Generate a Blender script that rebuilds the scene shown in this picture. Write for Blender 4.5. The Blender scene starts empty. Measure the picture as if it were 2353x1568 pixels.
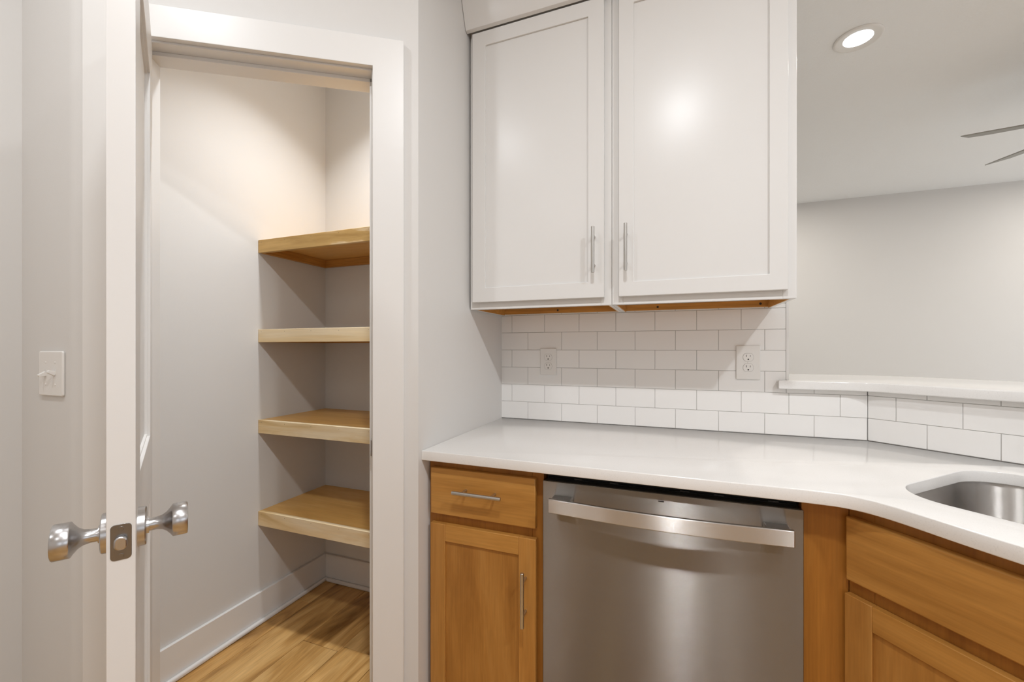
import bpy, bmesh, math, random
from mathutils import Vector, Matrix
random.seed(7)
SC = bpy.context.scene
COL = SC.collection
R = math.radians

# ------------------------------------------------------------------ camera
CAM = (0.680, -1.7906, 1.2338)
F = 968.3
cam_d = bpy.data.cameras.new('camera')
cam = bpy.data.objects.new('camera', cam_d); COL.objects.link(cam)
cam.location = CAM
cam.rotation_euler = (R(90), 0, R(20.78))
cam_d.sensor_width = 36.0; cam_d.sensor_fit = 'HORIZONTAL'
cam_d.lens = F / 2353 * 36
cam_d.shift_x = 0.0; cam_d.shift_y = (800.2 - 784.0) / 2353
cam_d.clip_start = 0.02
SC.camera = cam

# ------------------------------------------------------------------ world, exposure
w = bpy.data.worlds.new('world'); SC.world = w; w.use_nodes = True
bg = w.node_tree.nodes['Background']
bg.inputs[0].default_value = (0.90, 0.97, 1.06, 1); bg.inputs[1].default_value = 2.0
SC.view_settings.view_transform = 'Standard'; SC.view_settings.look = 'None'
SC.view_settings.exposure = 0.0; SC.view_settings.gamma = 1.0
SC.view_settings.use_curve_mapping = False
LIGHT_COL = (0.93, 0.965, 1.0)
W = dict(ka=7.2, kb=18.0, kc=23.0, ko=5.2, ln=8.0, lv=13.5, pt=7.8)      # watts of the downlights

# ------------------------------------------------------------------ helpers
class MB:
    def __init__(s): s.v = []; s.f = []; s.sm = []
    def add(s, vs, fs, smooth=False):
        b = len(s.v); s.v += [tuple(p) for p in vs]
        s.f += [tuple(i + b for i in f) for f in fs]; s.sm += [smooth] * len(fs); return s
    def box(s, x0, x1, y0, y1, z0, z1):
        v = [(x, y, z) for z in (z0, z1) for y in (y0, y1) for x in (x0, x1)]
        return s.add(v, [(0,2,3,1),(4,5,7,6),(0,1,5,4),(2,6,7,3),(0,4,6,2),(1,3,7,5)])
    def prism(s, poly, z0, z1):
        a = sum(poly[i][0]*poly[(i+1) % len(poly)][1] - poly[(i+1) % len(poly)][0]*poly[i][1] for i in range(len(poly)))
        if a < 0: poly = poly[::-1]
        n = len(poly)
        v = [(p[0], p[1], z0) for p in poly] + [(p[0], p[1], z1) for p in poly]
        return s.add(v, [tuple(range(n-1, -1, -1)), tuple(range(n, 2*n))] + [(i, (i+1) % n, n+(i+1) % n, n+i) for i in range(n)])
    def lathe(s, prof, o, ax, seg=32, cap=True):
        """prof = [(distance along the axis, radius)]"""
        ax = Vector(ax).normalized(); o = Vector(o)
        t = Vector((0,0,1)) if abs(ax.z) < .9 else Vector((1,0,0))
        u = ax.cross(t).normalized(); w_ = ax.cross(u)
        v = []
        for h, r in prof:
            for k in range(seg):
                a = 2*math.pi*k/seg
                v.append(o + ax*h + (u*math.cos(a) + w_*math.sin(a))*r)
        f = []
        for i in range(len(prof)-1):
            for k in range(seg):
                f.append((i*seg+k, i*seg+(k+1) % seg, (i+1)*seg+(k+1) % seg, (i+1)*seg+k))
        s.add(v, f, True)
        if cap:
            s.add(v[:seg], [tuple(range(seg-1, -1, -1))]); s.add(v[-seg:], [tuple(range(seg))])
        return s
    def cyl(s, p0, p1, r, seg=20):
        p0 = Vector(p0); p1 = Vector(p1); d = p1-p0
        return s.lathe([(0, r), (d.length, r)], p0, d, seg)
    def mesh(s, name, mat):
        me = bpy.data.meshes.new(name); me.from_pydata(s.v, [], s.f)
        for p, q in zip(me.polygons, s.sm): p.use_smooth = q
        bm = bmesh.new(); bm.from_mesh(me); bmesh.ops.remove_doubles(bm, verts=bm.verts, dist=1e-5)
        bmesh.ops.recalc_face_normals(bm, faces=bm.faces); bm.to_mesh(me); bm.free()
        me.set_sharp_from_angle(angle=R(38))
        me.materials.append(mat); return me
    def build(s, name, mat, parent=None, bevel=0, seg=2, label=None, kind=None):
        o = bpy.data.objects.new(name, s.mesh(name, mat)); COL.objects.link(o)
        if parent: o.parent = parent
        if bevel: bev(o, bevel, seg)
        if label: o['label'] = label
        if kind: o['kind'] = kind
        return o

def rrect(cx_, cz_, wx, wz, r, n=6):
    o = []
    for (sx, sz, a0) in ((1, 1, 0), (-1, 1, 90), (-1, -1, 180), (1, -1, 270)):
        for k in range(n+1):
            a = R(a0 + 90*k/n); o.append((cx_+sx*(wx/2-r)+r*math.cos(a), cz_+sz*(wz/2-r)+r*math.sin(a)))
    return o
def plate_x(mb, poly, x0, x1):          # polygon in (y, z), extruded along x
    n = len(poly); v = [(x0, a, b) for a, b in poly] + [(x1, a, b) for a, b in poly]
    return mb.add(v, [tuple(range(n-1, -1, -1)), tuple(range(n, 2*n))] + [(i, (i+1) % n, n+(i+1) % n, n+i) for i in range(n)])
def plate_y(mb, poly, y0, y1):          # polygon in (x, z), extruded along y
    n = len(poly); v = [(a, y0, b) for a, b in poly] + [(a, y1, b) for a, b in poly]
    return mb.add(v, [tuple(range(n-1, -1, -1)), tuple(range(n, 2*n))] + [(i, (i+1) % n, n+(i+1) % n, n+i) for i in range(n)])
def bev(o, wd, seg=2):
    m = o.modifiers.new('bevel', 'BEVEL'); m.width = wd; m.segments = seg; m.limit_method = 'ANGLE'; m.angle_limit = R(40)

def thing(name, label, cat, loc=(0,0,0), rz=0, group=None):
    o = bpy.data.objects.new(name, None); COL.objects.link(o); o.location = loc; o.rotation_euler = (0,0,rz)
    o.empty_display_size = .05
    o['label'] = label; o['category'] = cat
    if group: o['group'] = group
    return o
def tag(o, label, cat, group=None):
    o['label'] = label; o['category'] = cat
    if group: o['group'] = group
    return o
def struct(name, mb, mat, bevel=0, loc=None, rz=0, label=None):
    o = mb.build(name, mat, bevel=bevel); o['kind'] = 'structure'
    if loc: o.location = loc
    o.rotation_euler = (0, 0, rz)
    if label: o['label'] = label
    return o
def dup(root, loc, label, group=None):
    r = root.copy(); COL.objects.link(r); r.location = loc; r['label'] = label
    if group: r['group'] = group
    for ch in list(root.children):
        c = ch.copy(); COL.objects.link(c); c.parent = r
        for g in ch.children:
            d = g.copy(); COL.objects.link(d); d.parent = c
    return r

# ------------------------------------------------------------------ materials
def new_mat(name):
    m = bpy.data.materials.new(name); m.use_nodes = True
    nt = m.node_tree; return m, nt, nt.nodes['Principled BSDF']
def N(nt, t, **k):
    n = nt.nodes.new(t)
    for a, b in k.items(): setattr(n, a, b)
    return n
def paint(name, col, rough=.5, bump=0, bscale=250, var=.02, spec=.5, bdist=.001):
    m, nt, b = new_mat(name); L = nt.links.new
    tc = N(nt, 'ShaderNodeTexCoord')
    n1 = N(nt, 'ShaderNodeTexNoise'); n1.inputs['Scale'].default_value = 3.0; n1.inputs['Detail'].default_value = 3
    L(tc.outputs['Object'], n1.inputs['Vector'])
    mx = N(nt, 'ShaderNodeMix', data_type='RGBA')
    mx.inputs[6].default_value = tuple(c*(1-var) for c in col) + (1,); mx.inputs[7].default_value = tuple(min(1, c*(1+var)) for c in col) + (1,)
    L(n1.outputs['Fac'], mx.inputs[0]); L(mx.outputs[2], b.inputs['Base Color'])
    b.inputs['Roughness'].default_value = rough; b.inputs['Specular IOR Level'].default_value = spec
    if bump:
        n2 = N(nt, 'ShaderNodeTexNoise'); n2.inputs['Scale'].default_value = bscale; n2.inputs['Detail'].default_value = 2
        L(tc.outputs['Object'], n2.inputs['Vector'])
        bp = N(nt, 'ShaderNodeBump'); bp.inputs['Strength'].default_value = bump; bp.inputs['Distance'].default_value = bdist
        L(n2.outputs['Fac'], bp.inputs['Height']); L(bp.outputs['Normal'], b.inputs['Normal'])
    return m
def wood(name, cols, axis='x', scale=1.0, rough=.42, stretch=9, spec=.4, ripple=3.0, pos=(.25,.5,.75), tint=0.0, fine=.25, bump=.08):
    """three-tone grain running along the given axis, each object with its own cut of the log"""
    m, nt, b = new_mat(name); L = nt.links.new
    tc = N(nt, 'ShaderNodeTexCoord'); oi = N(nt, 'ShaderNodeObjectInfo')
    mp = N(nt, 'ShaderNodeMapping')
    sc = [stretch*scale]*3; sc['xyz'.index(axis)] = scale*1.0
    mp.inputs['Scale'].default_value = sc
    ml = N(nt, 'ShaderNodeMath', operation='MULTIPLY'); ml.inputs[1].default_value = 37.0
    L(oi.outputs['Random'], ml.inputs[0])
    cx = N(nt, 'ShaderNodeCombineXYZ')
    for i in range(3): L(ml.outputs[0], cx.inputs[i])
    L(tc.outputs['Object'], mp.inputs['Vector']); L(cx.outputs[0], mp.inputs['Location'])
    n1 = N(nt, 'ShaderNodeTexNoise'); n1.inputs['Scale'].default_value = 1.3; n1.inputs['Detail'].default_value = 5
    n1.inputs['Distortion'].default_value = ripple*.35; n1.inputs['Roughness'].default_value = .55
    L(mp.outputs[0], n1.inputs['Vector'])
    cr = N(nt, 'ShaderNodeValToRGB'); e = cr.color_ramp.elements
    e[0].position = pos[0]; e[0].color = cols[0] + (1,); e[1].position = pos[2]; e[1].color = cols[2] + (1,)
    k = e.new(pos[1]); k.color = cols[1] + (1,)
    L(n1.outputs['Fac'], cr.inputs[0])
    mp2 = N(nt, 'ShaderNodeMapping'); s2 = [90*scale]*3; s2['xyz'.index(axis)] = 4*scale; mp2.inputs['Scale'].default_value = s2
    L(tc.outputs['Object'], mp2.inputs['Vector']); L(cx.outputs[0], mp2.inputs['Location'])
    n2 = N(nt, 'ShaderNodeTexNoise'); n2.inputs['Scale'].default_value = 1.6; n2.inputs['Detail'].default_value = 3
    L(mp2.outputs[0], n2.inputs['Vector'])
    r2 = N(nt, 'ShaderNodeMapRange'); r2.inputs[1].default_value = .3; r2.inputs[2].default_value = .7
    r2.inputs[3].default_value = 1-fine; r2.inputs[4].default_value = 1+fine*.35
    L(n2.outputs['Fac'], r2.inputs[0])
    # whole-piece tint
    r3 = N(nt, 'ShaderNodeMapRange'); r3.inputs[3].default_value = 1-tint; r3.inputs[4].default_value = 1+tint
    L(oi.outputs['Random'], r3.inputs[0])
    m3 = N(nt, 'ShaderNodeMath', operation='MULTIPLY'); L(r2.outputs[0], m3.inputs[0]); L(r3.outputs[0], m3.inputs[1])
    vm = N(nt, 'ShaderNodeVectorMath', operation='SCALE'); L(cr.outputs[0], vm.inputs[0]); L(m3.outputs[0], vm.inputs['Scale'])
    L(vm.outputs[0], b.inputs['Base Color'])
    b.inputs['Roughness'].default_value = rough; b.inputs['Specular IOR Level'].default_value = spec
    if bump:
        bp = N(nt, 'ShaderNodeBump'); bp.inputs['Strength'].default_value = bump; bp.inputs['Distance'].default_value = .0008
        L(n2.outputs['Fac'], bp.inputs['Height']); L(bp.outputs['Normal'], b.inputs['Normal'])
    return m
def metal(name, col, rough=.25, aniso=0.0, arot=0.0, axis='x', streak=.08, ss=400, tangent='Z'):
    m, nt, b = new_mat(name); L = nt.links.new
    b.inputs['Metallic'].default_value = 1.0
    tc = N(nt, 'ShaderNodeTexCoord'); mp = N(nt, 'ShaderNodeMapping')
    s = [ss]*3; s['xyz'.index(axis)] = 3; mp.inputs['Scale'].default_value = s
    L(tc.outputs['Object'], mp.inputs['Vector'])
    n = N(nt, 'ShaderNodeTexNoise'); n.inputs['Scale'].default_value = 1.0; n.inputs['Detail'].default_value = 2; L(mp.outputs[0], n.inputs['Vector'])
    mx = N(nt, 'ShaderNodeMix', data_type='RGBA'); mx.inputs[6].default_value = tuple(c*(1-streak) for c in col)+(1,); mx.inputs[7].default_value = tuple(min(1, c*(1+streak)) for c in col)+(1,)
    L(n.outputs['Fac'], mx.inputs[0]); L(mx.outputs[2], b.inputs['Base Color'])
    b.inputs['Roughness'].default_value = rough
    if aniso:
        b.inputs['Anisotropic'].default_value = aniso; b.inputs['Anisotropic Rotation'].default_value = arot
        tg = N(nt, 'ShaderNodeTangent'); tg.direction_type = 'RADIAL'; tg.axis = tangent; L(tg.outputs[0], b.inputs['Tangent'])
    return m
def brushed(name, col, rough, k):
    """steel brushed in horizontal lines: the grooves scatter light up and down only"""
    m = metal(name, col, rough, streak=.05); nt = m.node_tree; L = nt.links.new
    b = nt.nodes['Principled BSDF']; g = N(nt, 'ShaderNodeNewGeometry'); tc = N(nt, 'ShaderNodeTexCoord'); sp = N(nt, 'ShaderNodeSeparateXYZ')
    L(tc.outputs['Object'], sp.inputs[0])
    outs = []
    for f in (19000.0, 23700.0):
        mu = N(nt, 'ShaderNodeMath', operation='MULTIPLY'); mu.inputs[1].default_value = f; L(sp.outputs['Z'], mu.inputs[0])
        wn = N(nt, 'ShaderNodeTexWhiteNoise', noise_dimensions='1D'); L(mu.outputs[0], wn.inputs['W']); outs.append(wn.outputs['Value'])
    ad = N(nt, 'ShaderNodeMath', operation='ADD'); L(outs[0], ad.inputs[0]); L(outs[1], ad.inputs[1])
    su = N(nt, 'ShaderNodeMath', operation='SUBTRACT'); su.inputs[1].default_value = 1.0; L(ad.outputs[0], su.inputs[0])
    mk_ = N(nt, 'ShaderNodeMath', operation='MULTIPLY'); mk_.inputs[1].default_value = k; L(su.outputs[0], mk_.inputs[0])
    cb = N(nt, 'ShaderNodeCombineXYZ'); L(mk_.outputs[0], cb.inputs['Z'])
    va = N(nt, 'ShaderNodeVectorMath', operation='ADD'); L(g.outputs['Normal'], va.inputs[0]); L(cb.outputs[0], va.inputs[1])
    vn = N(nt, 'ShaderNodeVectorMath', operation='NORMALIZE'); L(va.outputs[0], vn.inputs[0]); L(vn.outputs[0], b.inputs['Normal'])
    return m
def emit(name, col, strength):
    m, nt, b = new_mat(name)
    b.inputs['Base Color'].default_value = (.8,.8,.8,1); b.inputs['Emission Color'].default_value = col+(1,); b.inputs['Emission Strength'].default_value = strength
    return m

M = {}
M['wall'] = paint('wall_paint', (.70, .68, .655), .55, bump=.12, bscale=300, var=.01, spec=.3)
M['ceil'] = paint('ceiling_paint', (.88, .875, .86), .7, bump=.55, bscale=95, var=.01, spec=.2, bdist=.003)
M['trim'] = paint('trim_paint', (.77, .75, .725), .35, bump=.03, bscale=60, var=.01)
M['cab'] = paint('cabinet_white_paint', (.745, .73, .71), .27, bump=.02, bscale=25, var=.01, spec=.22)
M['cabin'] = paint('cabinet_edge_white', (.78, .75, .72), .4)
M['tile'] = paint('glazed_tile', (.86, .84, .815), .09, bump=.05, bscale=7, var=.015, bdist=.002)
M['grout'] = paint('grey_grout', (.52, .50, .475), .9, bump=.3, bscale=600)
M['quartz'] = None
M['plastic'] = paint('white_plastic', (.80, .775, .74), .3)
M['black'] = paint('black_plastic', (.008, .007, .006), .35)
M['slot'] = paint('dark_slot', (.02, .015, .012), .6)
M['maple'] = wood('stained_maple', ((.34,.140,.026), (.455,.205,.044), (.53,.26,.066)), 'z', 1.3, .36, 7, tint=.04, fine=.12)
M['maple_h'] = wood('stained_maple_rail', ((.36,.155,.028), (.49,.23,.050), (.57,.29,.074)), 'x', 1.3, .36, 7, tint=.04, fine=.12)
M['maple_edge'] = wood('unfinished_maple', ((.48,.21,.04), (.60,.29,.065), (.68,.36,.09)), 'x', 1.3, .5, 7)
M['edge_y'] = wood('unfinished_maple_side', ((.48,.21,.04), (.60,.29,.065), (.68,.36,.09)), 'y', 1.3, .5, 7)
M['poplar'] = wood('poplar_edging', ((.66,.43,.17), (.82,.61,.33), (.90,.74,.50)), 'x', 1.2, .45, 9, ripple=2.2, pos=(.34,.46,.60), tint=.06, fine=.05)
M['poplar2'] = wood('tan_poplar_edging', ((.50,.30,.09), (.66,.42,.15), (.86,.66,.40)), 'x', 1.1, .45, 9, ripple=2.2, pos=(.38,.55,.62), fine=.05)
M['maple_shaded'] = wood('stained_maple_shaded', ((.30,.110,.014), (.39,.155,.024), (.45,.19,.034)), 'z', 1.3, .38, 7, tint=.03, fine=.12)  # same maple, deepened: the weaker light on frames and filler is in the colour
M['ply'] = wood('shelf_plywood', ((.64,.33,.085), (.80,.46,.135), (.88,.56,.20)), 'x', 1.2, .4, 6, fine=.08, tint=.03)
M['plank'] = wood('floor_plank', ((.22,.10,.022), (.55,.30,.092), (.76,.48,.19)), 'y', 1.1, .38, 7, ripple=3, pos=(.30,.47,.66), tint=.14, fine=.16)
M['steel'] = brushed('brushed_stainless', (.285,.268,.25), .19, 1.4)
M['steel_b'] = brushed('handle_stainless', (.55,.53,.51), .2, 1.2)
M['bracket'] = metal('bracket_stainless', (.40,.38,.36), .32)
M['sinksteel'] = brushed('sink_stainless', (.50,.475,.45), .25, .9)
M['nickel'] = metal('satin_nickel', (.54,.53,.53), .27, axis='z', streak=.03)
M['pull'] = metal('pull_nickel', (.56,.545,.52), .33, axis='z', streak=.03)
M['nickel_d'] = metal('latch_nickel', (.26,.25,.245), .3, axis='z', streak=.03)
M['fan'] = paint('fan_blade_nickel', (.25,.24,.21), .4)
M['bounce_carpet'] = paint('oatmeal_bounce_carpet', (.68, .65, .60), .95, bump=.8, bscale=700, var=.08, spec=.1)  # invented pale floor covering, to reflect neutral light upwards

def quartz():
    m, nt, b = new_mat('white_quartz'); L = nt.links.new
    tc = N(nt, 'ShaderNodeTexCoord')
    v = N(nt, 'ShaderNodeTexNoise'); v.inputs['Scale'].default_value = 420; v.inputs['Detail'].default_value = 2; L(tc.outputs['Object'], v.inputs['Vector'])
    cr = N(nt, 'ShaderNodeValToRGB'); e = cr.color_ramp.elements
    e[0].position = .33; e[0].color = (.775,.755,.73,1); e[1].position = .42; e[1].color = (.83,.81,.785,1)
    L(v.outputs['Fac'], cr.inputs[0]); L(cr.outputs[0], b.inputs['Base Color'])
    b.inputs['Roughness'].default_value = .14
    return m
M['quartz'] = quartz()

H = 2.74                      # ceiling height
# ------------------------------------------------------------------ plan of the pantry door wall
K = Vector((-.05, -.68)); TH = R(32.86)
D = Vector((math.cos(TH), math.sin(TH))); NRM = Vector((-D.y, D.x))
def dw(s, y=0): p = K + D*s + NRM*y; return (p.x, p.y)
SL, SRR = -.751, -.1365       # jamb faces
HEAD = 2.069
C_SW = (-.792, -1.159)

# ------------------------------------------------------------------ floor with planks
floor = struct('floor', MB().box(-1.4, 5.3, -4.3, 3.6, -.06, -.012), M['slot'])
PW, PL = .185, 1.22
plank_cache = {}
xs = -.96 - PW*2
col_i = 0
while xs < 5.2:
    off = [.0, .41, .81, .2, .61, 1.02][col_i % 6]
    if abs(xs - (-.96+PW*2)) < .01 or abs(xs+.59) < .01: off = (-.41 + 4.3) % PL
    y = -4.3 + off - PL
    x0, x1 = max(xs, -1.2), min(xs+PW, 5.2)
    near = xs < 3.0
    while y < .12:
        y0, y1 = max(y, -4.2), min(y+PL, .115)
        if y1-y0 > .05 and x1-x0 > .02:
            key = (round(x1-x0, 3), round(y1-y0, 3))
            if key not in plank_cache:
                g = .0006
                plank_cache[key] = MB().box(g, x1-x0-g, g, y1-y0-g, -.012, 0).mesh('floor_plank', M['plank'])
            o = bpy.data.objects.new('floor_plank', plank_cache[key]); COL.objects.link(o)
            o.parent = floor; o.location = (x0, y0, 0); bev(o, .0012, 1)
        y += PL
    xs += PW; col_i += 1

# ------------------------------------------------------------------ shell
struct('floor_living', MB().box(-1.18, 5.2, .1205, 3.372, -.0115, .002), M['bounce_carpet'])  # unseen pale carpet, added to bounce neutral light onto the ceiling
struct('ceiling', MB().box(-1.4, 5.3, -4.3, 3.6, H, H+.08), M['ceil'])
wall_kitchen = struct('wall_kitchen_back', MB().box(-.17, 1.077, .008, .12, 0, H), M['wall'])
struct('wall_pantry_back', MB().box(-1.18, -.17, -.03, .12, 0, H), M['wall'])
struct('wall_pantry_left', MB().box(-1.18, -1.06, -1.043, -.03, 0, H), M['wall'])
struct('wall_pantry_right', MB().prism([dw(0), dw(SRR+.018), dw(SRR+.018, .116), (-.17, -.61), (-.17, .008), (-.05, .008)], 0, H), M['wall'])
struct('wall_pantry_front_left', MB().prism([dw(SL-.018), C_SW, (-.826, -1.159), (-.826, -1.043), dw(SL-.018, .116)], 0, H), M['wall'])
struct('wall_pantry_header', MB().prism([dw(SL-.018), dw(SRR+.018), dw(SRR+.018, .116), dw(SL-.018, .116)], HEAD+.018, H), M['wall'])
struct('wall_switch_side', MB().box(-1.18, -.826, -1.159, -1.043, 0, H), M['wall'])
struct('wall_left', MB().box(-1.18, -1.063, -4.2, -1.159, 0, H), M['wall'])
struct('wall_far', MB().box(-1.3, 5.3, 3.372, 3.5, 0, H), M['wall'])
struct('wall_living_left', MB().box(-1.3, -1.18, .12, 3.372, 0, H), M['wall'])
def wall_window(nwall, nwin, axis, p0, p1, a0, a1, w0, w1, z0, z1):
    """wall slab between p0..p1 (thickness) and a0..a1 (length) with one window opening and its frame"""
    def bx(mb, t0, t1, l0, l1, c0, c1):
        return mb.box(l0, l1, t0, t1, c0, c1) if axis == 'x' else mb.box(t0, t1, l0, l1, c0, c1)
    m_ = MB()
    for l0, l1, c0, c1 in ((a0, w0, 0, H), (w1, a1, 0, H), (w0, w1, 0, z0), (w0, w1, z1, H)):
        if c1-c0 > .001: bx(m_, p0, p1, l0, l1, c0, c1)
    struct(nwall, m_, M['wall'])
    f_ = MB(); q0, q1 = p0+.03, p1-.02; t = .05
    bx(f_, q0, q1, w0, w1, z0, z0+t); bx(f_, q0, q1, w0, w1, z1-t, z1)
    for l in (w0, (w0+w1)/2-t/2, w1-t): bx(f_, q0, q1, l, l+t, z0+t, z1-t)
    struct(nwin, f_, M['trim'])
wall_window('wall_rear', 'window_1', 'x', -4.3, -4.2, -1.18, 5.3, 2.9, 4.9, .9, 2.2)
wall_window('wall_right', 'fill_window_2', 'y', 5.2, 5.3, -4.2, .3, -3.6, -1.2, .9, 2.2)  # unseen opening, added to let fill daylight into the kitchen
wall_window('wall_living_right', 'fill_window_3', 'y', 5.2, 5.3, .3, 3.372, .6, 3.0, .05, 2.15)  # unseen glazed opening, added so daylight reaches the living room ceiling

# half wall below the bar top
BAR_B, BAR_T = 1.086, 1.117
DG = Vector((.7755, -.6313))                       # direction of the diagonal run
DI = Vector((-DG.y, DG.x))                         # into the half wall
def dg(s, y): p = Vector((1.31, 0)) + DG*s + DI*y; return (p.x, p.y)
# straight piece and diagonal piece; tile setting depth 8 mm
half = struct('wall_half_straight', MB().prism([(1.078, .008), (1.31+.0027, .008), dg(.035, .12), (1.078, .12)], 0, BAR_B), M['wall'])
halfd = struct('wall_half_diagonal', MB().prism([dg(.004, .008), dg(1.5, .008), dg(1.5, .12), dg(.0365, .12)], 0, BAR_B), M['wall'])
gk = MB().box(-.0615, 1.0685, .0017, .0079, .9146, 1.40)
gk.build('grout', M['grout'], wall_kitchen)
MB().box(1.0686, 1.3096, .0017, .0079, .9146, 1.0855).build('grout', M['grout'], half)

# ------------------------------------------------------------------ subway tiles, one object each
P, Q, G = .1540, .0778, .0016
CT = .9144
tiles = {}
def tile(parent, a, b, z0, z1, fn):
    """a..b along the wall; fn maps (a) to location + rotation"""
    wd, ht = b-a, z1-z0
    if wd < .006 or ht < .003: return
    key = (round(wd, 4), round(ht, 4))
    if key not in tiles:
        tiles[key] = MB().box(0, wd, 0, .0075, 0, ht).mesh('subway_tile', M['tile'])
    o = bpy.data.objects.new('subway_tile', tiles[key]); COL.objects.link(o); o.parent = parent
    (x, y), rz = fn(a); o.location = (x, y + random.uniform(-.0001, .0001), z0); o.rotation_euler = (random.uniform(-.002, .002), 0, rz + random.uniform(-.0012, .0012))
    bev(o, .0009, 2)
straight = lambda a: ((a, 0.0), 0)
diag = lambda a: (dg(a, 0), math.atan2(DG.y, DG.x))
for i in range(7):
    z0 = CT + i*Q + G/2 + (.001 if i == 0 else 0); z1 = CT + (i+1)*Q - G/2
    if i == 6: z1 = 1.3845+.012
    ofs = 0 if i % 2 else P/2
    k = -2
    while k*P + ofs < 1.4:
        a, b = k*P+ofs+G/2, (k+1)*P+ofs-G/2; k += 1
        a = max(a, -.0612)
        if i < 2:                                   # runs on below the bar top
            b = min(b, 1.3096)
            if a >= 1.3096 or b <= -.0612: continue
            tile(wall_kitchen if a < 1.06 else half, a, b, z0, z1, straight)
        else:
            if a < 1.0685 and b > -.0612: tile(wall_kitchen, a, min(b, 1.0685), z0, z1, straight)
            if i == 2 and b > 1.0705: tile(half, max(a, 1.0705), min(b, 1.3096), z0, BAR_B-.0005, straight)
for i in range(3):
    z0 = CT + i*Q + G/2 + (.001 if i == 0 else 0); z1 = CT + (i+1)*Q - G/2 if i < 2 else BAR_B-.0005
    js = .0755 if i == 1 else .151
    a = .0006; b = js - G/2
    while a < 1.49:
        tile(halfd, a, min(b, 1.49), z0, z1, diag); a = b + G; b = a + P - G
g2 = MB().prism([dg(.0035, .0017), dg(1.5, .0017), dg(1.5, .0079), dg(.0035, .0079)], .9146, 1.0855)
g2.build('grout', M['grout'], halfd)
struct('trim_1', MB().box(1.069, 1.078, -.0015, .0079, BAR_T+.0005, H), M['trim'], label='white corner trim at the end of the tiled wall')

# ------------------------------------------------------------------ door frame
ROTW = TH
def dwstruct(name, mb, mat=None, bevel=.0004, label=None):
    return struct(name, mb, mat or M['trim'], bevel, loc=(K.x, K.y, 0), rz=TH, label=label)
cas = plate_y(MB(), [(-.857, 0), (-.756, 0), (-.756, 2.074), (-.1325, 2.074), (-.1325, 0), (-.0425, 0), (-.0425, 2.161), (-.857, 2.161)], -.018, 0)
dwstruct('trim_2', cas, bevel=.0012, label='flat white door casing around the pantry opening')
jr = dwstruct('trim_5', MB().box(SRR, SRR+.018, .0002, .1165, 0, HEAD+.018).box(SRR-.011, SRR, .040, .1165-.02, 0, HEAD), bevel=.001)
dwstruct('trim_6', MB().box(SL-.018, SL, .0002, .1165, 0, HEAD+.018).box(SL, SL+.011, .040, .1165-.02, 0, HEAD), bevel=.001)
dwstruct('trim_7', MB().box(SL, SRR, .0002, .1165, HEAD, HEAD+.018).box(SL, SRR, .040, .1165-.02, HEAD-.011, HEAD), bevel=.001)
sp = MB().box(SRR-.0012, SRR+.0005, .004, .034, .902, .962).box(SRR-.0035, SRR, -.0005, .004, .908, .956)
sp.build('strike_plate', M['nickel_d'], jr, .0006, label='small dark metal strike plate')
# pantry-side casing of the same door
dwstruct('trim_8', MB().box(-.125, -.05, .1165, .128, 0, 2.074))

# ------------------------------------------------------------------ the pantry door (opened towards the kitchen)
PHI = R(63.5)
DW_, DT = .612, .035
door = thing('door_1', 'open white panelled pantry door seen edge on with satin nickel knobs', 'door', (dw(-.748)[0], dw(-.748)[1], 0), TH-PHI)
del door['label']; del door['category']; door['kind'] = 'structure'
# local frame: x along the leaf from the hinge, y through its thickness (0 = kitchen face when shut)
st, z0, z1 = .112, .012, 2.062
rails = [(z0, .235), (.855, 1.010), (1.935, z1)]
def ring(mb, x0, x1, z0, z1, w_, y0, y1):
    """one connected rectangular frame"""
    v = []
    for y in (y0, y1):
        v += [(x0,y,z0),(x1,y,z0),(x1,y,z1),(x0,y,z1),(x0+w_,y,z0+w_),(x1-w_,y,z0+w_),(x1-w_,y,z1-w_),(x0+w_,y,z1-w_)]
    f = []
    for k in range(4):
        n = (k+1) % 4
        f += [(k, n, 4+n, 4+k), (8+k, 12+k, 12+n, 8+n), (k, 8+k, 8+n, n), (4+k, 4+n, 12+n, 12+k)]
    return mb.add(v, f)
for a, b in ((0, st), (DW_-st+.006, DW_)):
    MB().box(a, b, 0, DT, z0, z1).build('stile', M['trim'], door, .0012)
for a, b in rails:
    MB().box(st, DW_-st+.006, 0, DT, a, b).build('rail', M['trim'], door, .0012)
for a, b in ((.235, .855), (1.010, 1.935)):
    pn_ = MB().box(st, DW_-st+.006, .011, DT-.011, a, b).build('panel', M['trim'], door)
    for y0_, y1_ in ((.006, .011), (DT-.011, DT-.006)):
        ring(MB(), st, DW_-st+.006, a, b, .006, y0_, y1_).build('panel_bead', M['trim'], pn_)
KZ, KX = .924, DW_-.060
for sgn in (1, -1):
    y_ = DT if sgn > 0 else 0
    kn = MB().lathe([(.011, .0115), (.016, .0108), (.024, .0108), (.032, .0125), (.038, .0165), (.043, .0225), (.0455, .0262), (.046, .0275), (.0475, .0283), (.066, .0283), (.0675, .0272), (.068, .024)], (KX, y_, KZ), (0, sgn, 0), 48)
    k_ = kn.build('door_knob', M['nickel'], door)
    MB().lathe([(0, .033), (.0095, .0325), (.011, .031), (.0112, .0145), (.0145, .0140), (.0146, .0112)], (KX, y_, KZ), (0, sgn, 0), 48).build('rosette', M['nickel'], k_)
lp = plate_x(MB(), rrect(.0175, KZ, .0255, .057, .006), DW_-.001, DW_+.0009).build('latch_plate', M['nickel_d'], door, .0004, label='dark nickel latch plate')
lb = MB()
poly = rrect(.0175, KZ, .016, .0215, .0075)
lb2 = plate_x(MB(), poly, DW_, DW_+.0095)
lb2.build('latch_bolt', M['nickel'], lp, .002)
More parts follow.
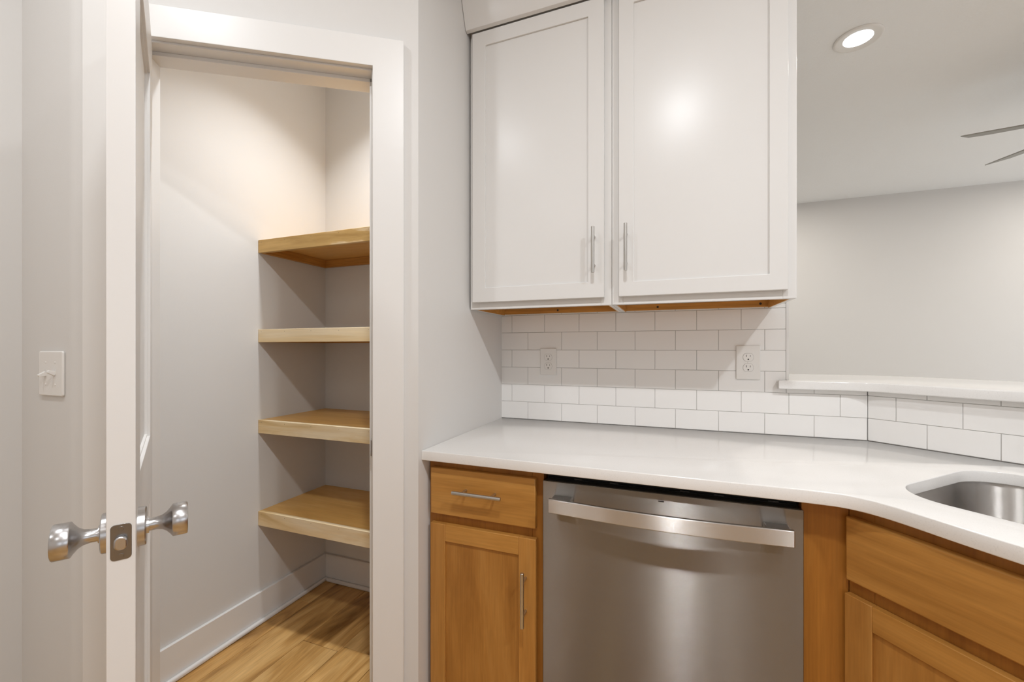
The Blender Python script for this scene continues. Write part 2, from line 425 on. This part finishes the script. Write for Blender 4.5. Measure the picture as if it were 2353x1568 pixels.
for dz in (-.0215, .0215):
    MB().cyl((DW_+.0004, .0175, KZ+dz), (DW_+.0016, .0175, KZ+dz), .0037, 16).build('screw', M['nickel_d'], lp, .0004)
for z in (.22, 1.05, 1.86):
    MB().cyl((-.004, -.006, z-.045), (-.004, -.006, z+.045), .006, 14).box(-.0005, .028, -.001, .0005, z-.044, z+.044).build('hinge', M['nickel'], door)

# ------------------------------------------------------------------ pantry baseboards
def bb(name, mb, shoe):
    o = struct(name, mb, M['trim'], .002)
    shoe.build('shoe_moulding', M['trim'], o, .007, 3)
bb('baseboard_left', MB().box(-1.06, -1.046, -1.03, -.03, 0, .137), MB().box(-1.046, -1.029, -1.03, -.044, 0, .019))
bb('baseboard_back', MB().box(-1.046, -.17, -.044, -.03, 0, .137), MB().box(-1.029, -.17, -.061, -.044, 0, .019))

# ------------------------------------------------------------------ pantry shelves
shelf_lab = [('bottom wooden pantry shelf just above the baseboard', .500, .064), ('second wooden pantry shelf from the bottom, level with the countertop', .911, .060),
             ('third wooden pantry shelf from the bottom, seen edge on at eye level', 1.318, .058), ('topmost wooden pantry shelf with its hollow underside showing', 1.719, .057)]
for i, (lab, zt, ap) in enumerate(shelf_lab):
    s = thing('pantry_shelf', lab, 'shelf', (-1.06, -.03, zt-ap), 0, 'pantry shelves')
    Wd = .889; dp = .394
    MB().box(.0005, Wd-.0005, -dp+.019, -.0005, ap-.018, ap-.0008).build('shelf_board', M['ply'], s)
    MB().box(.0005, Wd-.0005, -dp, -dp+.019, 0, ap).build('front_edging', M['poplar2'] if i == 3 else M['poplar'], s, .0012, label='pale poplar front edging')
    cl = MB().box(.0005, .0195, -dp+.0195, -.0005, .0, ap-.0185)
    cl.build('side_cleat', M['edge_y'], s, .001)
    MB().box(Wd-.0195, Wd-.0005, -dp+.0195, -.0005, 0, ap-.0185).build('side_cleat', M['edge_y'], s, .001)
    MB().box(.0198, Wd-.0198, -.0195, -.0005, 0, ap-.0185).build('back_cleat', M['maple_edge'], s, .001)
    for x in (.02, .16, .31, .46, .61, .76):
        zz = ap-.010 - .004*(x*7 % 1)
        MB().cyl((x, -dp-.0003, zz), (x, -dp+.002, zz), .0011, 8).build('nail_head', M['slot'], s)

# ------------------------------------------------------------------ cabinet builders
def bar_pull(mb, p, ax, ln, stand, r=.0057, out=(0,-1,0)):
    """bar handle centred at p on the door face"""
    p = Vector(p); ax = Vector(ax); out = Vector(out)
    c = p + out*stand
    mb.lathe([(0, r*.86), (.0008, r), (ln-.0008, r), (ln, r*.86)], c-ax*ln/2, ax, 20)
    for s_ in (-1, 1):
        q = p + ax*(s_*.048)
        mb.cyl(q, q+out*stand, .0042, 14)
    return mb
def shaker(parent, x0, x1, yf, z0, z1, fw, mats, handle=None, th=.019, fwb=None, rec=.0065):
    """five-piece door: stiles (the door mesh), rails, panel, handle"""
    st_, rl, pn = mats; fwb = fwb or fw
    bv_ = .0008 if pn is M['cab'] else .0016
    d = MB().box(x0+.0006, x1-.0006, yf+rec, yf+th, z0+.0006, z1-.0006).build('door', pn, parent)
    if pn is M['cab']:                                # painted doors show no joints
        ring(MB(), x0, x1, z0, z1, fw, yf, yf+th-.002).build('door_frame', st_, d, .0014)
        if handle: handle.build('handle', M['pull'], d, label='satin nickel bar handle')
        return d
    for a, b in ((x0, x0+fw), (x1-fw, x1)):
        MB().box(a, b, yf, yf+th-.002, z0, z1).build('stile', st_, d, bv_)
    for a, b in ((z0, z0+fwb), (z1-fwb, z1)):
        MB().box(x0+fw, x1-fw, yf, yf+th-.002, a, b).build('rail', rl, d, bv_)
    if handle: handle.build('handle', M['pull'], d, label='satin nickel bar handle')
    return d

# ------------------------------------------------------------------ upper cabinets
UB, UT = 1.381, 2.452
def upper(name, label, x0, x1, dx0, dx1, pf, hx):
    t_ = thing(name, label, 'cabinet', (0, 0, 0), 0, 'white wall cabinets')
    c = MB()
    c.box(x0, x0+.012, -.311, -.0015, UB+.0005, UT).box(x1-.012, x1, -.311, -.0015, UB+.0005, UT)
    c.box(x0+.012, x1-.012, -.311, -.0015, UT-.012, UT).box(x0+.012, x1-.012, -.0075, -.0015, UB+.05, UT-.012)
    c.build('carcass', M['cab'], t_)
    MB().box(x0+.012, x1-.012, -.311, -.0145, UB+.028, UB+.040).build('bottom_panel', M['maple_edge'], t_, label='unpainted amber wood underside')
    # bare wood faces lining the recess below
    for a, b in ((x0+.0121, x0+.0155), (x1-.0155, x1-.0121)):
        MB().box(a, b, -.311, -.0145, UB+.001, UB+.028).build('side_lining', M['maple_edge'], t_)
    hr = MB().box(x0+.0122, x1-.0122, -.0144, -.0015, UB+.005, UB+.05).build('hanging_rail', M['maple_edge'], t_, .0008, label='unpainted amber wood hanging rail')
    for sx in ((.218,) if x0 < .2 else (.627, .985)):
        MB().cyl((sx, -.0156, UB+.0165), (sx, -.0144, UB+.0165), .0042, 14).build('screw', M['slot'], hr)
    f = MB().box(x0, x0+.036, -.330, -.311, UB, UT).box(x1-.036, x1, -.330, -.311, UB, UT)
    f.box(x0+.036, x1-.036, -.330, -.311, UB, UB+.038).box(x0+.036, x1-.036, -.330, -.311, UT-.06, UT)
    f.build('face_frame', M['cab'], t_, .0012)
    bx = MB(); bar_pull(bx, (hx, -.350, 1.563), (0,0,1), .154, .032)
    shaker(t_, dx0, dx1, -.350, 1.406, 2.424, pf, (M['cab'],)*3, bx)
    return t_
upper('wall_cabinet', 'narrower white wall cabinet on the left, beside the pantry wall', -.045, .4885, -.028, .4655, .054, .433)
upper('wall_cabinet', 'wider white wall cabinet on the right, beside the pass-through', .4895, 1.025, .514, .999, .048, .539)
# crown: flat board leaning out above the doors
cr = MB()
prof = [(-.352, 2.428), (-.365, 2.432), (-.396, 2.52), (-.396, 2.532), (-.33, 2.532), (-.33, 2.453), (-.3505, 2.453)]
x0, x1 = -.0485, 1.03
n = len(prof); v = [(x0, a, b) for a, b in prof] + [(x1+.012*(i in (1,)) , a, b) for i, (a, b) in enumerate(prof)]
cr.add(v, [tuple(range(n)), tuple(range(2*n-1, n-1, -1))] + [(i, n+i, n+(i+1) % n, (i+1) % n) for i in range(n)])
tag(cr.build('crown_moulding', M['cab'], None, .001), 'white crown moulding leaning out above the wall cabinets', 'moulding')

# ------------------------------------------------------------------ base cabinet left of the dishwasher
bc = thing('base_cabinet', 'narrow brown wooden base cabinet with one drawer, left of the dishwasher', 'cabinet')
MB().box(-.047, .333, -.597, -.012, .1, .8822).build('carcass', M['maple'], bc)
MB().box(-.047, .333, -.53, -.52, .0, .1).build('toe_kick', M['maple_h'], bc)
fr = MB().box(-.047, -.012, -.616, -.597, .1, .8822).box(.298, .333, -.616, -.597, .1, .8822)
fr.box(-.012, .298, -.616, -.597, .85, .8822).box(-.012, .298, -.616, -.597, .68, .715).box(-.012, .298, -.616, -.597, .1, .14)
fr.build('face_frame', M['maple_shaded'], bc, .001)
dr = MB().box(-.034, .313, -.635, -.616, .7125, .857).build('drawer', M['maple_h'], bc, .0025)
hb = MB(); bar_pull(hb, (.139, -.635, .7975), (1,0,0), .158, .033); hb.build('handle', M['pull'], dr, label='satin nickel bar handle')
hb = MB(); bar_pull(hb, (.284, -.635, .5195), (0,0,1), .156, .033)
shaker(bc, -.035, .314, -.635, .118, .682, .0525, (M['maple'], M['maple_h'], M['maple']), hb)

# ------------------------------------------------------------------ dishwasher
dwm = thing('dishwasher', 'brushed stainless steel dishwasher with a bowed bar handle', 'dishwasher')
MB().box(.341, .961, -.598, -.03, .1, .872).build('tub_body', M['black'], dwm)
MB().box(.341, .961, -.56, -.55, .0, .1).build('toe_panel', M['black'], dwm)
dp_ = MB().box(.337, .9655, -.640, -.612, .115, .8575).build('door_panel', M['steel'], dwm, .0016, 3, label='brushed stainless steel front')
cs = MB().box(.345, .958, -.6115, -.5985, .118, .8600).build('control_strip', M['black'], dwm)
MB().box(.345, .958, -.6385, -.6116, .8577, .8592).build('control_edge', M['black'], cs)
for x in (.42, .52, .70, .78, .90): MB().box(x, x+.022, -.607, -.603, .8602, .8612).build('button', M['nickel_d'], cs)
MB().box(.647, .661, -.6405, -.6399, .8375, .8400).build('indicator', M['slot'], dp_, label='small black indicator')
hd = MB(); n_ = 28; sec = []
for i in range(n_+1):
    u_ = i/n_; x = .366 + (.937-.366)*u_; bow = math.sin(math.pi*u_)
    yo = -.689 - .017*bow
    sec.append([(x, yo, .787), (x, yo, .825), (x, yo+.011, .825), (x, yo+.011, .787)])
vv = [p for s_ in sec for p in s_]; ff = []
for i in range(n_):
    for k in range(4): ff.append((4*i+k, 4*i+(k+1) % 4, 4*i+4+(k+1) % 4, 4*i+4+k))
ff += [(3,2,1,0), tuple(4*n_+k for k in range(4))]
hd.add(vv, ff, True)
hh = hd.build('handle', M['steel_b'], dwm, .0022, 3, label='lighter bowed stainless steel handle')
for xa, xb in ((.370, .424), (.882, .934)):
    MB().box(xa, xb, -.686, -.640, .795, .8215).build('bracket', M['bracket'], hh, .003, 3)
MB().box(.338, .965, -.6385, -.612, .101, .113).build('kick_strip', M['black'], dwm)

# ------------------------------------------------------------------ corner sink cabinet
fa = Vector((1.069, -.697)); fe = Vector((.6236, -.7818)); fn_ = Vector((.7818, .6236))
sink_cab = thing('sink_base_cabinet', 'brown wooden corner base cabinet angled under the sink', 'cabinet', (fa.x, fa.y, 0), math.atan2(fe.y, fe.x))
def loc(x, y): d_ = Vector((x, y)) - fa; return (d_.dot(fe), d_.dot(fn_))
XL = -.0705
MB().prism([loc(.9665, -.616), loc(1.0575, -.616), loc(1.072, -.597), loc(.9665, -.597)], .1, .8822).build('filler_panel', M['maple_shaded'], sink_cab, label='plain flat filler beside the dishwasher')
MB().prism([loc(.9665, -.5968), loc(.985, -.5968), loc(.985, -.05), loc(.9665, -.05)], .1, .8822).build('side_panel', M['maple'], sink_cab)
fz = MB().box(XL, XL+.052, .044, .063, .1, .8822).box(.86, .90, .044, .063, .1, .8822)
fz.box(XL+.052, .86, .044, .063, .84, .8822).box(XL+.052, .86, .044, .063, .672, .716).box(XL+.052, .86, .044, .063, .1, .14).box(.392, .418, .044, .063, .14, .672)
fz.build('face_frame', M['maple_shaded'], sink_cab, .001)
MB().box(XL, .90, .0632, .0635+.45, .1, .112).build('floor_panel', M['maple_h'], sink_cab)
MB().box(.888, .90, .064, .5, .112, .8822).build('side_panel', M['maple'], sink_cab)
MB().box(-.066, .876, .025, .044, .710, .8535).build('drawer_front', M['maple_h'], sink_cab, .003)
for a, b in ((-.068, .402), (.408, .876)):
    hx = b-.03 if a < 0 else a+.03
    shaker(sink_cab, a, b, .025, .118, .6785, .0555, (M['maple'], M['maple_h'], M['maple']), bar_pull(MB(), (hx, .025, .52), (0,0,1), .156, .033))
MB().box(XL, .90, .12, .13, 0, .1).build('toe_kick', M['maple_h'], sink_cab)

# ------------------------------------------------------------------ countertop, bar top
def smooth(pts, r, n=8):
    """round the corners of an open polyline (interior points) with radius-like cut r"""
    out = [pts[0]]
    for i in range(1, len(pts)-1):
        p, q, s_ = (Vector(a) for a in (pts[i-1], pts[i], pts[i+1]))
        a = q + (p-q).normalized()*min(r[i], (p-q).length*.5); b = q + (s_-q).normalized()*min(r[i], (s_-q).length*.5)
        for k in range(n+1):
            u_ = k/n; z = a*(1-u_)**2 + q*2*u_*(1-u_) + b*u_**2; out.append((z.x, z.y))
    out.append(pts[-1]); return out
def slab(name, outer, holes, z0, z1, mat, bv=.0025):
    cu = bpy.data.curves.new(name, 'CURVE'); cu.dimensions = '2D'; cu.fill_mode = 'BOTH'
    for lp_ in [outer]+holes:
        sp_ = cu.splines.new('POLY'); sp_.points.add(len(lp_)-1)
        for p_, q_ in zip(sp_.points, lp_): p_.co = (q_[0], q_[1], 0, 1)
        sp_.use_cyclic_u = True
    cu.extrude = (z1-z0)/2-bv; cu.bevel_depth = bv; cu.bevel_resolution = 2; cu.offset = -bv
    tmp = bpy.data.objects.new('tmp', cu); COL.objects.link(tmp)
    bpy.context.view_layer.update()
    me = bpy.data.meshes.new_from_object(tmp.evaluated_get(bpy.context.evaluated_depsgraph_get()))
    bpy.data.objects.remove(tmp); bpy.data.curves.remove(cu)
    me.transform(Matrix.Translation((0, 0, (z0+z1)/2)))
    bm = bmesh.new(); bm.from_mesh(me); bmesh.ops.remove_doubles(bm, verts=bm.verts, dist=2e-5); bm.to_mesh(me); bm.free()
    me.materials.clear(); me.materials.append(mat); me.name = name
    for p_ in me.polygons: p_.use_smooth = True
    me.set_sharp_from_angle(angle=R(30))
    o = bpy.data.objects.new(name, me); COL.objects.link(o); return o
# sink hole in the 45 degree frame
se = Vector((.7071, -.7071)); sn = Vector((.7071, .7071)); sc_ = Vector((1.5446, -.6976))
def srr(lx, ly, r, inset=0, n=10):
    o = []
    for (sx, sy, a0) in ((1, 1, 0), (-1, 1, 90), (-1, -1, 180), (1, -1, 270)):
        for k in range(n+1):
            a = R(a0+90*k/n); rr = max(r-inset, .01)
            x = sx*(lx/2-inset-rr)+rr*math.cos(a); y = sy*(ly/2-inset-rr)+rr*math.sin(a)
            o.append((x, y))
    return o
hole = [tuple(sc_ + se*x + sn*y) for x, y in srr(.72, .446, .105)]
front = smooth([(-.0495, -.662), (.96, -.668), (1.064, -.676), (1.207, -.87), (1.8385, -1.5015)], [0, .03, .085, .1, 0])
back = [(2.35, -.99), (1.579, -.2205), (1.3095, -.0015), (-.0495, -.0015)]
ct = slab('countertop', front + back, [hole], .884, .914, M['quartz'])
tag(ct, 'white speckled quartz countertop running from the pantry wall round the sink', 'countertop')
barf = smooth([(1.041, -.03), (1.298, -.03), dg(1.48, -.03)], [0, .06, 0])
b0 = Vector((1.4, -.135))
barp = [(1.045, -.0025)] if False else []
far_r = dg(1.48, .47)
bar_out = [(1.041, -.0035)] + barf + [far_r] + smooth([far_r, (1.53, .44), (1.30, .44), (1.0785, .44)], [0, .12, .05, 0])[1:] + [(1.0785, -.0035)]
bt = slab('bar_top', bar_out, [], BAR_B+.0005, BAR_T, M['quartz'], .004)
tag(bt, 'raised white quartz bar top on the half wall of the pass-through', 'bar top')

# ------------------------------------------------------------------ sink
sk = MB(); loops = [(-.016, 0), (-.004, 0), (-.004, -.004), (0.0, -.03), (.004, -.16), (.012, -.180), (.03, -.192), (.06, -.196)]
vs = []; m_ = None
for ins, z in loops:
    lp_ = srr(.73, .456, .11, ins); m_ = len(lp_); vs += [(x, y, z) for x, y in lp_]
fs = []
for i in range(len(loops)-1):
    for k in range(m_): fs.append((i*m_+k, i*m_+(k+1) % m_, (i+1)*m_+(k+1) % m_, (i+1)*m_+k))
fs.append(tuple((len(loops)-1)*m_+k for k in range(m_)))
sk.add(vs, fs, True)
sink = thing('kitchen_sink', 'undermounted stainless steel sink bowl set in the white countertop', 'sink', (sc_.x, sc_.y, .8835), -math.pi/4)
bo = sk.build('bowl', M['sinksteel'], sink)
so = bo.modifiers.new('solid', 'SOLIDIFY'); so.thickness = .0012; so.offset = 0
MB().lathe([(0, .056), (.003, .055), (.0035, .045), (.0015, .040), (.0012, .0)], (0, 0, -.1955), (0, 0, 1), 32, False).build('drain', M['nickel'], sink)

# ------------------------------------------------------------------ outlets and switch
def outlet(label, cx_, cz_, wd, ht, y):
    t_ = thing('wall_outlet', label, 'outlet', (cx_, y, cz_), 0, 'outlets on the tiled wall')
    plate_y(MB(), rrect(0, 0, wd, ht, .004), -.0055, 0).build('cover_plate', M['plastic'], t_, .0022, 3)
    for dz in (.0195, -.0195):
        poly = []
        for k in range(48):
            a = 2*math.pi*k/48; x = .0172*math.cos(a); z = max(-.0142, min(.0142, .0172*math.sin(a))); poly.append((x, z+dz))
        r_ = plate_y(MB(), poly, -.0068, -.0056).build('receptacle', M['plastic'], t_, .0005)
        plate_y(MB(), [(-.0174*1.02*-math.cos(a) if False else .0181*math.cos(a), max(-.0150, min(.0150, .0181*math.sin(a)))+dz) for a in [2*math.pi*k/48 for k in range(48)]], -.00585, -.0054).build('receptacle_gap', M['grout'], r_)
        MB().box(-.0074, -.0056, -.0070, -.0067, dz+.0010, dz+.0090).build('slot', M['slot'], r_)
        MB().box(.0058, .0073, -.0070, -.0067, dz+.0015, dz+.0080).build('slot', M['slot'], r_)
        MB().cyl((0, -.0070, dz-.0078), (0, -.0067, dz-.0078), .0026, 14).build('slot', M['slot'], r_)
    MB().cyl((0, -.0066, 0), (0, -.0054, 0), .0024, 14).build('screw', M['plastic'], t_, .0003)
outlet('white duplex outlet on the left part of the tiled wall, below the narrower cabinet', .1725, 1.174, .073, .117, -.0006)
outlet('larger white duplex outlet on the right part of the tiled wall, near the bar top', .9465, 1.180, .080, .127, -.0006)

sw = thing('light_switch', 'white double toggle light switch on the wall left of the pantry door', 'switch', (-.899, -1.159, 1.1645))
plate_y(MB(), rrect(0, 0, .118, .122, .006), -.0065, 0).build('cover_plate', M['plastic'], sw, .003, 3)
for sx, up in ((-.023, -1), (.023, 1)):
    ty = MB(); a = R(24)*up
    # toggle lever leaning down or up
    c0 = Vector((sx, -.006, 0)); dirv = Vector((0, -math.cos(a), math.sin(a)))
    pr_ = Vector((0, math.sin(a), math.cos(a)))
    vv = []
    for t__, hw, hh_ in ((0, .0048, .0065), (.017, .0040, .0036)):
        for s1, s2 in ((-1,-1),(1,-1),(1,1),(-1,1)): vv.append(c0 + dirv*t__ + Vector((s1*hw,0,0)) + pr_*s2*hh_)
    ty.add(vv, [(0,1,2,3),(7,6,5,4),(0,4,5,1),(1,5,6,2),(2,6,7,3),(3,7,4,0)])
    ty.build('toggle', M['plastic'], sw, .001)
    MB().box(sx-.0055, sx+.0055, -.0069, -.0064, -.012, .012).build('toggle_slot', M['cabin'], sw)
    for dz in (.030, -.030):
        MB().cyl((sx, -.0075, dz), (sx, -.0062, dz), .003, 14).build('screw', M['plastic'], sw, .0004)

# ------------------------------------------------------------------ recessed ceiling lights
def can(label, x, y, wt, r=.098, group='recessed ceiling lights'):
    t_ = thing('ceiling_light', label, 'light', (x, y, H), 0, group)
    MB().lathe([(0, r), (.004, r), (.0075, r*.95), (.0075, r*.88), (.002, r*.66), (.002, r*.60)], (0, 0, 0), (0, 0, -1), 56, False).build('trim_ring', M['plastic'], t_)
    MB().lathe([(.0004, r*.62), (.0022, r*.60), (.0032, r*.52), (.0036, .001)], (0, 0, 0), (0, 0, -1), 48, False).build('diffuser', lamp, t_, label='glowing white diffuser')
    ld = bpy.data.lights.new('downlight', 'AREA'); ld.shape = 'DISK'; ld.size = r*1.14; ld.energy = wt[0]; ld.spread = R(wt[1]); ld.color = (1.0, 0.945, 0.87) if wt[0] in (W['lv'], W['ln']) else LIGHT_COL
    lo = bpy.data.objects.new('downlight', ld); COL.objects.link(lo); lo.parent = t_; lo.location = (0, 0, -.0045)
    return t_
lamp = emit('lamp_diffuser', LIGHT_COL, 10.0)
ka, kb, kc, mk, ln_, ml_, mp_ = (W['ka'], 180), (W['kb'], 180), (W['kc'], 180), (W['ko'], 180), (W['ln'], 150), (W['lv'], 180), (W['pt'], 105)
can('recessed round ceiling light glowing on the ceiling beyond the pass-through', 1.526, .721, ln_)
can('recessed ceiling light above the walkway in front of the pantry door', -.443, -1.77, ka)
can('recessed ceiling light above the kitchen in front of the dishwasher', .733, -1.765, kb)
can('recessed ceiling light at the back left of the kitchen', -.443, -3.2, mk)
can('recessed ceiling light at the back middle of the kitchen', 1.16, -3.2, mk)
can('recessed ceiling light at the right of the kitchen, near the sink', 1.91, -1.77, kc)
can('recessed ceiling light near the far living room wall, left', 1.55, 2.45, ml_)
can('recessed ceiling light near the far living room wall, right', 4.1, 2.45, ml_)
can('recessed ceiling light at the right of the living room', 4.1, .721, ml_)
can('recessed light on the pantry ceiling above the shelves', -.52, -.47, mp_)

# ------------------------------------------------------------------ ceiling fan
fx, fy, fz_ = 2.80, 1.17, 2.40
fan = thing('ceiling_fan', 'grey ceiling fan beyond the pass-through with thin pointed blades', 'fan', (fx, fy, H))
MB().lathe([(0, .07), (.03, .065), (.05, .03)], (0,0,0), (0,0,-1), 32).build('canopy', M['nickel_d'], fan)
MB().cyl((0,0,-.05), (0,0,-.25), .012).build('downrod', M['nickel_d'], fan)
MB().lathe([(.24, .03), (.26, .09), (.33, .11), (.37, .10), (.39, .06)], (0,0,0), (0,0,-1), 40).build('motor_housing', M['nickel_d'], fan)
for k in range(6):
    a = R(170.7 - 60*k); ca, sa = math.cos(a), math.sin(a)
    pit = math.tan(R(-12))
    out = [(.08, -.045), (.60, -.062), (.652, -.058), (.60, .058), (.45, .062), (.08, .045)]
    out = [(.08, .045), (.56, .050), (.648, .046), (.59, -.045), (.50, -.066), (.08, -.045)]
    v = []
    for dz in (-.003, .003):
        for (x, y) in out:
            v.append((x*ca - y*sa, x*sa + y*ca, fz_-H + dz + y*pit))
    n = len(out)
    MB().add(v, [tuple(range(n-1, -1, -1)), tuple(range(n, 2*n))] + [(i, (i+1) % n, n+(i+1) % n, n+i) for i in range(n)]).build('blade', M['fan'], fan, .0015)

bpy.context.view_layer.update()
